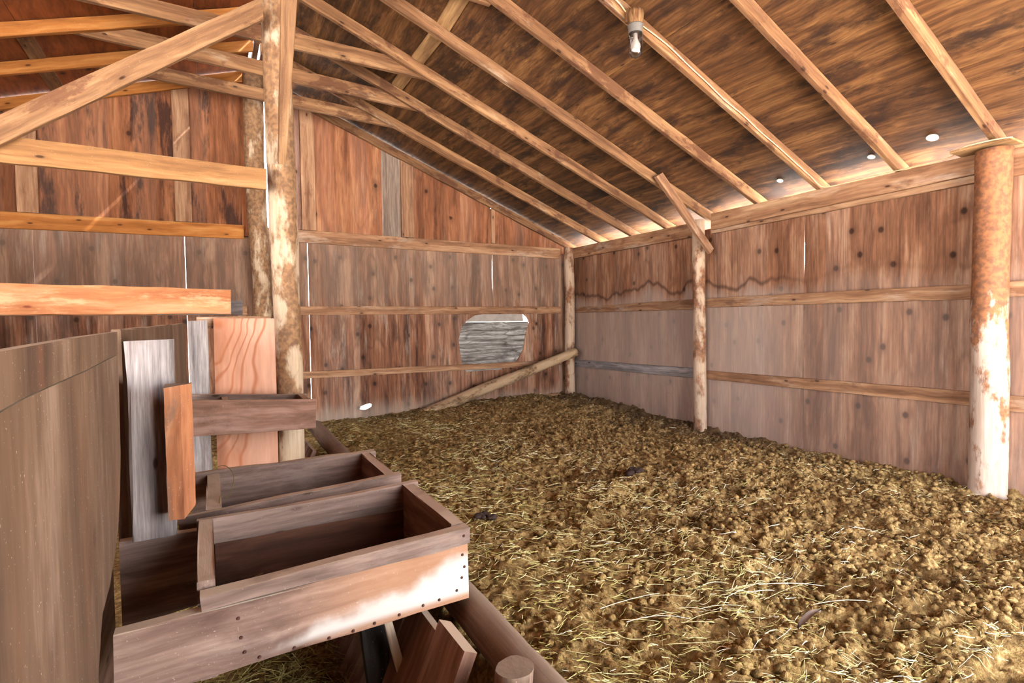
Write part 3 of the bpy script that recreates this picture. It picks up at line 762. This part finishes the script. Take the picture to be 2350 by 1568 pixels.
# ------------------------------------------------------------------ rafters, ties
RAF = [(1.525, 'right picture edge, landing beside the white peeled post'), (2.11, 'second from the right, landing on the plate short of the white post'),
       (2.70, 'third from the right, with lamp and cable'), (3.29, 'fourth from the right, next to the one carrying the lamp'),
       (3.86, 'fifth from the right, with the loose brace board on its lower end'), (4.44, 'sixth from the right, with the nearest collar tie behind it'),
       (5.01, 'seventh from the right, third out from the back wall'), (5.61, 'eighth from the right, orange toned, next to the gable end')]
for y, d in RAF:
    x0, x1 = (RX+.095 if y == 3.86 else RX+.03), 4.80; hh = .098
    q = [(x0, y, rz(x0, y)+hh), (x1, y, rz(x1, y)+hh), (x1, y, rz(x1, y)+.0005), (x0, y, rz(x0, y)+.0005)]
    o = board('rafter', *q, (0, .039, 0), M['lumber'], rough=.002, nseg=30)
    tag(o, 'right slope rafter, '+d, 'rafter')
y = 6.29
o = board('rafter', (RX+.03, y, rz(RX+.03, y)+.098), (4.80, y, rz(4.80, y)+.098), (4.80, y, rz(4.80, y)), (RX+.03, y, rz(RX+.03, y)), (0, .039, 0), M['lumber'], rough=.002, nseg=30)
tag(o, 'end rafter of the right roof slope, flat against the back gable wall', 'rafter')
for y, d in ((5.01, 'nearest, highest amber rafter of the left roof slope at the top left'), (5.61, 'second amber rafter of the left roof slope, below the highest one'), (6.29, 'amber end rafter of the left roof slope, against the back gable wall')):
    x0, x1 = -3.45, RX-.03
    o = board('rafter', (x0, y, rz(x0, y)+.098), (x1, y, rz(x1, y)+.098), (x1, y, rz(x1, y)), (x0, y, rz(x0, y)), (0, .039, 0), M['lumber_amber'], nseg=26)
    tag(o, d, 'rafter')
o = bxb('ridge_board', RX-.022, RX+.022, 4.06, 6.34, 3.70, 3.775, M['lumber'], along='y'); tag(o, 'ridge board running above the ridge posts to the gable', 'beam')
def tie(y, zl1, zl0, zr1, zr0, label):
    def XL(z): return RX-(rz(RX, y)+.055-z)/.33
    def XR(z): return 4.42-(z-.055-zplate(y))/slope(y)
    o = board('collar_tie', (XL(zl1), y, zl1), (XR(zr1), y, zr1), (XR(zr0), y, zr0), (XL(zl0), y, zl0), (0, .037, 0), M['lumber'])
    tag(o, label, 'tie')
tie(4.484, 3.36, 3.255, 3.345, 3.215, 'uppermost collar tie, nearest to the camera behind the ridge post')
tie(5.054, 3.385, 3.275, 3.295, 3.165, 'middle collar tie between the ridge posts')
tie(5.654, 3.385, 3.285, 3.315, 3.185, 'lowest collar tie in view, closest to the back gable')
quady('collar_tie', 3.334, .62, 1.73, (3.40, 3.29, 3.40, 3.27), .037, M['lumber'], 'sliver of collar tie at the top edge of the picture above the others', 'tie')

# ------------------------------------------------------------------ ridge posts and left framing
tag(pole('post', (.50, 6.185, -.2), (.465, 6.195, 3.69), .083, .098, M['post_near'], bend=.015, rings=50), 'far ridge post against the back wall, half hidden by the near ridge post', 'post')
tag(pole('post', (.478, 3.95, -.3), (.452, 3.95, 3.72), .084, .092, M['post_near'], bend=.012, rings=60, sides=26), 'near ridge post with flaking bark, the tall round post left of centre', 'post')
o = board('post_brace', (.425, 3.845, 2.195), (.385, 2.845, 3.56), (.495, 2.845, 3.56), (.470, 3.845, 2.195), (0, -.045, -.033), M['brace'], rough=.001)
tag(o, 'diagonal brace board rising from the near ridge post toward the camera', 'brace')
o = board('cross_beam', (-2.6, 3.80, 2.165), (.355, 3.80, 2.120), (.352, 3.80, 1.992), (-2.6, 3.80, 2.01), (0, .04, 0), M['brace'], rough=.002)
o.data.materials[0] = M['crossb']
tag(o, 'dusty amber cross beam running left from the near ridge post', 'beam')
o = board('diagonal_brace', (-1.9, 3.76, 1.49), (.352, 3.76, 3.165), (.358, 3.76, 3.035), (-1.80, 3.76, 1.40), (0, .038, 0), M['brace'], rough=.002)
tag(o, 'wide diagonal brace board climbing from the left edge up to the near ridge post', 'brace')
o = board('stall_beam', (-2.4, 4.20, 1.415), (.146, 4.20, 1.377), (.142, 4.20, 1.210), (-2.4, 4.20, 1.215), (0, .075, 0), M['orange_beam'], rough=.003)
tag(o, 'thick orange fir beam with a cut end, at the left at eye level', 'beam')
o = board('beam_block', (-.30, 4.30, 1.307), (.222, 4.30, 1.307), (.220, 4.30, 1.208), (-.30, 4.30, 1.208), (0, .06, 0), M['weathered_x'])
tag(o, 'gray block showing behind the cut end of the orange beam', 'block')

# ------------------------------------------------------------------ partition and stall boards
pt = empty('stall_partition', (-.24, 1.6, 0)); tag(pt, 'brown plywood stall partition filling the lower left, closest to the camera', 'partition')
prof = [(-1.0, -.3), (.02, -.3), (.02, .20), (.02, .335), (.10, .443), (.22, .464), (.31, .50), (.40, .56), (.46, .65), (.50, .75), (.52, .95), (.526, 1.046), (.30, 1.041), (.03, 1.033), (-.25, 1.029), (-.44, 1.026), (-.56, 1.020), (-.75, 1.022), (-1.0, 1.03)]
sheet('plywood_board', (-.24, 1.5, 0), (0, 1, 0), (0, 0, 1), prof, -.02, M['partition'], pt)
prof2 = [(-1.0, 1.033), (-.75, 1.025), (-.56, 1.0225), (-.44, 1.0285), (-.25, 1.0315), (.03, 1.0355), (.30, 1.0435), (.527, 1.0485), (.53, 1.116), (.0, 1.110), (-.54, 1.100), (-1.0, 1.10)]
sheet('split_top_strip', (-.24, 1.5, 0), (0, 1, 0), (0, 0, 1), prof2, -.02, M['partition'], pt)
far = [(-.24, 2.06), (-.11, 3.72)]
board('rear_board', (-.262, 2.31, 1.122), (-.115, 3.70, 1.148), (-.115, 3.70, .30), (-.262, 2.31, .30), (-.03, .003, 0), M['partition'], pt)
bxb('inner_board', -.335, -.31, 1.25, 2.30, -.28, .95, M['manger_red'], pt, along='y')
o = board('stall_post', (-.243, 2.21, .405), (-.243, 2.21, 1.083), (-.108, 2.21, 1.086), (-.114, 2.21, .405), (0, .07, 0), M['weathered_x'], rough=.003, chamfer=.008)
tag(o, 'squat gray weathered post fixed to the partition above the feed boxes', 'post')
# stub block
me = bpy.data.meshes.new('stub_block'); cs = [(-.037, -.035), (.010, -.045), (.042, -.005), (.042, .035), (-.037, .035)]
n = 10; vs, fs = [], []
for i in range(n+1):
    t = i/n
    for k, (a, b) in enumerate(cs):
        e = .0022*noise.noise(Vector((t*9, k*5.1, 2.0)))
        xx = -.23+.45*t
        if i == 0 and k in (2, 3): xx += .03
        if i == n and k in (0,): xx -= .008
        vs.append((xx, a+e, b+e))
for i in range(n):
    for k in range(5):
        a = i*5+k; b = i*5+(k+1) % 5; fs.append((a, b, b+5, a+5))
fs += [(4, 3, 2, 1, 0), tuple(n*5+k for k in range(5))]
me.from_pydata(vs, [], fs); bm = bmesh.new(); bm.from_mesh(me); bmesh.ops.recalc_face_normals(bm, faces=bm.faces); bm.to_mesh(me); bm.free()
o = link('stub_block', me, M['stub'], Matrix.Translation((-.096, 2.160, .715)) @ Matrix(((0, 1, 0, 0), (0, 0, 1, 0), (1, 0, 0, 0), (0, 0, 0, 1))))
tag(o, 'short orange wooden block standing against the squat gray post', 'block')
o = board('gray_board', (-.107, 3.845, -.26), (-.107, 3.845, 1.162), (.000, 3.845, 1.165), (.000, 3.845, -.26), (0, .04, 0), M['weathered_x'], rough=.002)
tag(o, 'upright gray weathered board at the far end of the stall partition', 'board')
o = sheet('fir_panel', (.21, 3.93, .46), (1, 0, 0), (0, 0, 1), [(-.183, -.73), (.172, -.73), (.180, .715), (-.178, .718)], .018, M['fir_panel'])
tag(o, 'orange flame grained fir panel standing beside the near ridge post', 'panel')
o = bxb('ledge_rail', -.06, .362, 3.9495, 3.985, 1.115, 1.19, M['girt']); tag(o, 'pale horizontal rail behind the top of the orange fir panel', 'rail')

# ------------------------------------------------------------------ feed boxes
def nail(p, part, d=(0, -1, 0), r=.0055):
    bm = bmesh.new(); bmesh.ops.create_cone(bm, cap_ends=True, segments=10, radius1=r, radius2=r*.6, depth=.004)
    me = bpy.data.meshes.new('nail'); bm.to_mesh(me); bm.free()
    o = link('nail', me, M['nail'])
    Wp = Matrix.Translation(Vector(part.parent.location)) @ part.matrix_local
    o.parent = part
    o.matrix_local = Wp.inverted() @ Matrix.Translation(p) @ Vector((0, 0, 1)).rotation_difference(Vector(d)).to_matrix().to_4x4()
    return o
def crumbs(x0, x1, y0, y1, z, n, name, label):
    x = x0+(x1-x0)*rng.random(n); y = y0+(y1-y0)*rng.random(n)
    stalks(x, y, np.full(n, z)+.012*rng.random(n), .03+.06*rng.random(n), .0006+.0006*rng.random(n), rng.random(n)*6.28, rng.standard_normal(n), rng.standard_normal(n)*.15, .2+.5*rng.random(n), name, label)
mg = M['manger']
b1 = empty('feed_box', (.25, 1.95, .2)); tag(b1, 'nearest wooden feed box, with a pale front board full of nails', 'feed box', 'feed boxes in the manger')
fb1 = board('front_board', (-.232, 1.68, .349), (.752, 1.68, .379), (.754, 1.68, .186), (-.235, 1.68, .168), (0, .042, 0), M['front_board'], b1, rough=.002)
fr1 = board('front_rail', (-.040, 1.672, .402), (.758, 1.672, .437), (.757, 1.672, .380), (-.036, 1.672, .357), (0, .046, 0), mg, b1, rough=.003)
board('end_board', (-.048, 1.725, .425), (-.048, 2.25, .425), (-.048, 2.25, .14), (-.048, 1.725, .14), (.046, 0, 0), mg, b1, rough=.003)
board('end_board', (.712, 1.725, .432), (.712, 2.25, .436), (.712, 2.25, .188), (.712, 1.725, .188), (.050, 0, 0), mg, b1, rough=.004)
board('back_rail', (-.055, 2.25, .425), (.778, 2.25, .439), (.778, 2.25, .362), (-.055, 2.25, .345), (0, .036, 0), mg, b1, rough=.003)
board('back_board', (-.286, 2.262, .398), (.772, 2.262, .36), (.772, 2.262, .188), (-.286, 2.262, .10), (0, .036, 0), mg, b1, rough=.002)
bxb('bottom_board', -.0, .71, 1.725, 2.244, .165, .180, M['box_shade'], b1)
bxb('shade_board', 0.0, .71, 2.246, 2.2495, .181, .335, M['box_shade'], b1)  # dark board added where the front rail's shade falls on the back
bpy.context.view_layer.update()
for (a, b) in ((490, 1437), (495, 1481), (502, 1514), (535, 1526), (616, 1505), (700, 1482), (760, 1465), (815, 1446), (880, 1425), (945, 1401), (990, 1386), (1040, 1362), (1055, 1331), (1063, 1305), (1058, 1277)):
    # nail heads along the board's lower edge and ends
    X = -.2315+(a-230)*(.9855/845)*(1-.10*(1-(a-230)/845)) ; Z = .349+(.03*(X+.232)/.984)-.0015
    t = (a-230)/845; topy = 1470-222*t; dpth = 1.43+.41*t
    nail((X, 1.6785, Z-(b-topy)*dpth/1252+.002), fb1)
nail((.735, 1.6705, .41), fr1)
crumbs(.05, .68, 1.78, 2.2, .184, 160, 'box_hay', 'leftover hay wisps on the bottom of the nearest feed box')
b2 = empty('feed_box', (.3, 2.65, .2)); tag(b2, 'middle feed box, second from the camera, set behind the nearest one', 'feed box', 'feed boxes in the manger')
board('front_board', (-.118, 2.40, .404), (.750, 2.40, .446), (.748, 2.40, .195), (-.118, 2.40, .15), (0, .04, 0), mg, b2, rough=.003)
board('back_board', (-.088, 2.94, .438), (.780, 2.94, .440), (.780, 2.94, .195), (-.088, 2.94, .15), (0, .042, 0), mg, b2, rough=.003)
board('end_board', (.70, 2.441, .430), (.70, 2.939, .434), (.70, 2.939, .195), (.70, 2.441, .195), (.048, 0, 0), mg, b2, rough=.004)
board('divider_board', (-.025, 2.441, .405), (-.025, 2.939, .425), (-.025, 2.939, .16), (-.025, 2.441, .16), (.055, 0, 0), mg, b2, rough=.003)
bxb('bottom_board', .031, .70, 2.442, 2.938, .20, .212, M['box_shade'], b2)
tube('twine', [(.00, 2.92, .455), (.05, 2.90, .47), (.085, 2.80, .44), (.06, 2.68, .38), (.03, 2.60, .415), (.02, 2.50, .41)], .0016, M['straw'], b2, sides=5)
b3 = empty('feed_box', (.24, 3.65, .5)); tag(b3, 'farthest feed box, set highest, in front of the orange fir panel', 'feed box', 'feed boxes in the manger')
board('front_board', (-.165, 3.52, .722), (.570, 3.52, .668), (.566, 3.52, .487), (-.16, 3.52, .512), (0, .038, 0), M['manger_red'], b3, rough=.002)
board('back_board', (-.165, 3.80, .722), (.560, 3.80, .672), (.558, 3.80, .50), (-.165, 3.80, .52), (0, .036, 0), mg, b3, rough=.002)
board('end_board', (.50, 3.559, .672), (.50, 3.799, .674), (.50, 3.799, .50), (.50, 3.559, .50), (.04, 0, 0), mg, b3)
board('divider_board', (.06, 3.559, .69), (.06, 3.799, .69), (.06, 3.799, .52), (.06, 3.559, .52), (.04, 0, 0), mg, b3)

# ------------------------------------------------------------------ manger rail and slats
rl = pole('manger_rail', (.755, .60, .120), (.888, 5.55, .130), .062, .066, M['rail'], lump=.10, bend=.012, rings=70)
tag(rl, 'long dusty log rail edging the manger beside the hay covered floor', 'rail')
md = empty('manger_wall', (.65, 3, 0)); tag(md, 'slanted slat wall of the manger under the log rail', 'manger')
yy = 1.402; k = 0
while yy < 4.9:
    w = random.uniform(.17, .24); xr = .665+(yy-1.4)*.0262
    if not (3.62 < yy < 4.08):
        top_z = .195 if k == 0 else random.uniform(.12, .17)
        dx = 0.0 if k == 0 else random.uniform(-.015, .0)
        tx = .048 if k == 0 else .035
        board('slat', (xr-.055+dx-.20, yy, -.26), (xr-.055+dx, yy, top_z), (xr-.055+dx, yy+w, top_z+random.uniform(-.01, .01)), (xr-.055+dx-.20, yy+w, -.26), (tx*.9, 0, -tx*.42), M['manger_red'], md, rough=.002, nseg=5)
    yy += w+.008; k += 1
tag(pole('stump', (.695, 1.232, -.30), (.688, 1.240, .215), .058, .050, M['rail'], lump=.12, rings=14), 'sawn stub of a post beside the log rail at the bottom picture edge', 'stump')
o = board('black_stake', (.455, 1.80, -.28), (.425, 1.86, .165), (.53, 1.86, .165), (.50, 1.80, -.28), (0, .05, 0), M['black'], rough=.003)
tag(o, 'charred black stake standing in the manger under the nearest feed box', 'stake')
o = board('lath', (.575, 1.74, -.28), (.475, 1.76, .16), (.505, 1.76, .16), (.61, 1.74, -.28), (0, .012, 0), M['lath'])
tag(o, 'thin pale lath leaning beside the black stake in the manger', 'lath')

# ------------------------------------------------------------------ lamp and cable
lp = empty('barn_lamp', (2.385, 2.645, 3.06)); tag(lp, 'clear glass jar lamp with gray collar hanging beside a rafter', 'lamp')
lp['label'] = 'clear glass jar lamp with gray collar hanging beside a rafter'
lathe('mount', [(.0, .0), (.050, .0), (.053, -.02), (.050, -.05), (.046, -.085), (.0, -.085)], M['nest'], (2.385, 2.645, 3.055), lp)
lathe('collar', [(.0, .0), (.048, .0), (.049, -.008), (.044, -.012), (.044, -.05), (.040, -.052), (.0, -.052)], M['grayplastic'], (2.385, 2.645, 2.970), lp)
lathe('glass_globe', [(.040, .0), (.043, -.006), (.043, -.10), (.040, -.122), (.030, -.138), (.014, -.147), (.001, -.149)], M['glass'], (2.385, 2.645, 2.919), lp, 36)
lathe('bulb', [(.001, .0), (.013, .0), (.013, -.03), (.018, -.045), (.029, -.068), (.031, -.083), (.026, -.099), (.012, -.109), (.001, -.111)], M['bulb'], (2.385, 2.645, 2.918), lp)
bxb('junction_box', 2.345, 2.425, 2.655, 2.698, 2.995, 3.075, M['nest'], lp)
def rp(x, f): return (x, 2.689, rz(x, 2.70)+f)
cb = tube('electric_cable', [rp(1.9, .06), rp(2.1, .055), rp(2.23, .05), rp(2.30, .045), rp(2.345, .03), rp(2.42, .02), rp(2.50, .035), rp(2.70, .052), rp(2.9, .04), rp(3.08, .035), rp(3.26, .022), rp(3.44, .03), rp(3.64, .02), rp(3.84, .024), rp(4.08, .018), rp(4.26, .016), (4.36, 2.66, 2.19), (4.386, 2.58, 2.180), (4.388, 2.43, 2.184), (4.386, 2.25, 2.187), (4.384, 2.13, 2.186), (4.384, 2.02, 2.186), (4.37, 1.80, 2.190), (4.30, 1.735, 2.193), (4.232, 1.66, 2.204), (4.235, 1.52, 2.206), (4.25, 1.425, 2.20)], .0042, M['cable'])
tag(cb, 'beige electric cable stapled along the lamp rafter and draped over the plate', 'cable')

# ------------------------------------------------------------------ small things on the floor
def pat(x, y, r, label, seed):
    g = empty('dung_pat', (x, y, float(gz(x, y)))); bm = bmesh.new()
    rs = random.Random(seed)
    for i in range(9):
        a = rs.uniform(0, 6.28); d = r*math.sqrt(rs.random())*.8; s_ = r*rs.uniform(.28, .45)
        px, py = d*math.cos(a)*1.25, d*math.sin(a)*.8
        m = bmesh.ops.create_icosphere(bm, subdivisions=2, radius=s_)
        for v in m['verts']:
            v.co *= 1+.25*noise.noise(v.co*22+Vector((i, seed, 0)))
            v.co.z *= .6; v.co += Vector((px, py, s_*.35+rs.uniform(0, .01)))
    me = bpy.data.meshes.new('dung_pat'); bm.to_mesh(me); bm.free()
    bpy.data.objects.remove(g)
    o = link('dung_pat', me, M['dung'], Matrix.Translation((x, y, float(gz(x, y))+.022)), smooth=True)
    return tag(o, label, 'dung')
pat(1.367, 2.80, .065, 'dark dung clump on the floor just right of the nearest feed box', 3)
pat(2.642, 2.99, .075, 'dark dung clump in the middle of the hay strewn floor', 5)
bm = bmesh.new(); rows = []
for i in range(9):
    t = i/8; w = .012*math.sin(math.pi*min(1, .08+t*.92))**.8+.001
    z = .03*math.sin(t*2.2)
    rows.append([bm.verts.new((t*.12, s_*w, z+.012*abs(s_)+.002*(s_ == 0))) for s_ in (-1, 0, 1)])
for i in range(8):
    for k in range(2): bm.faces.new((rows[i][k], rows[i+1][k], rows[i+1][k+1], rows[i][k+1]))
bmesh.ops.solidify(bm, geom=bm.faces[:], thickness=.0015)
me = bpy.data.meshes.new('dry_leaf'); bm.to_mesh(me); bm.free()
o = link('dry_leaf', me, M['leaf'], Matrix.Translation((1.79, 1.165, float(gz(1.84, 1.16))+.030)) @ Matrix.Rotation(-.10, 4, 'Z') @ Matrix.Rotation(-.10, 4, 'Y'), smooth=True)
tag(o, 'single curled gray brown leaf on the straw in the right foreground', 'leaf')
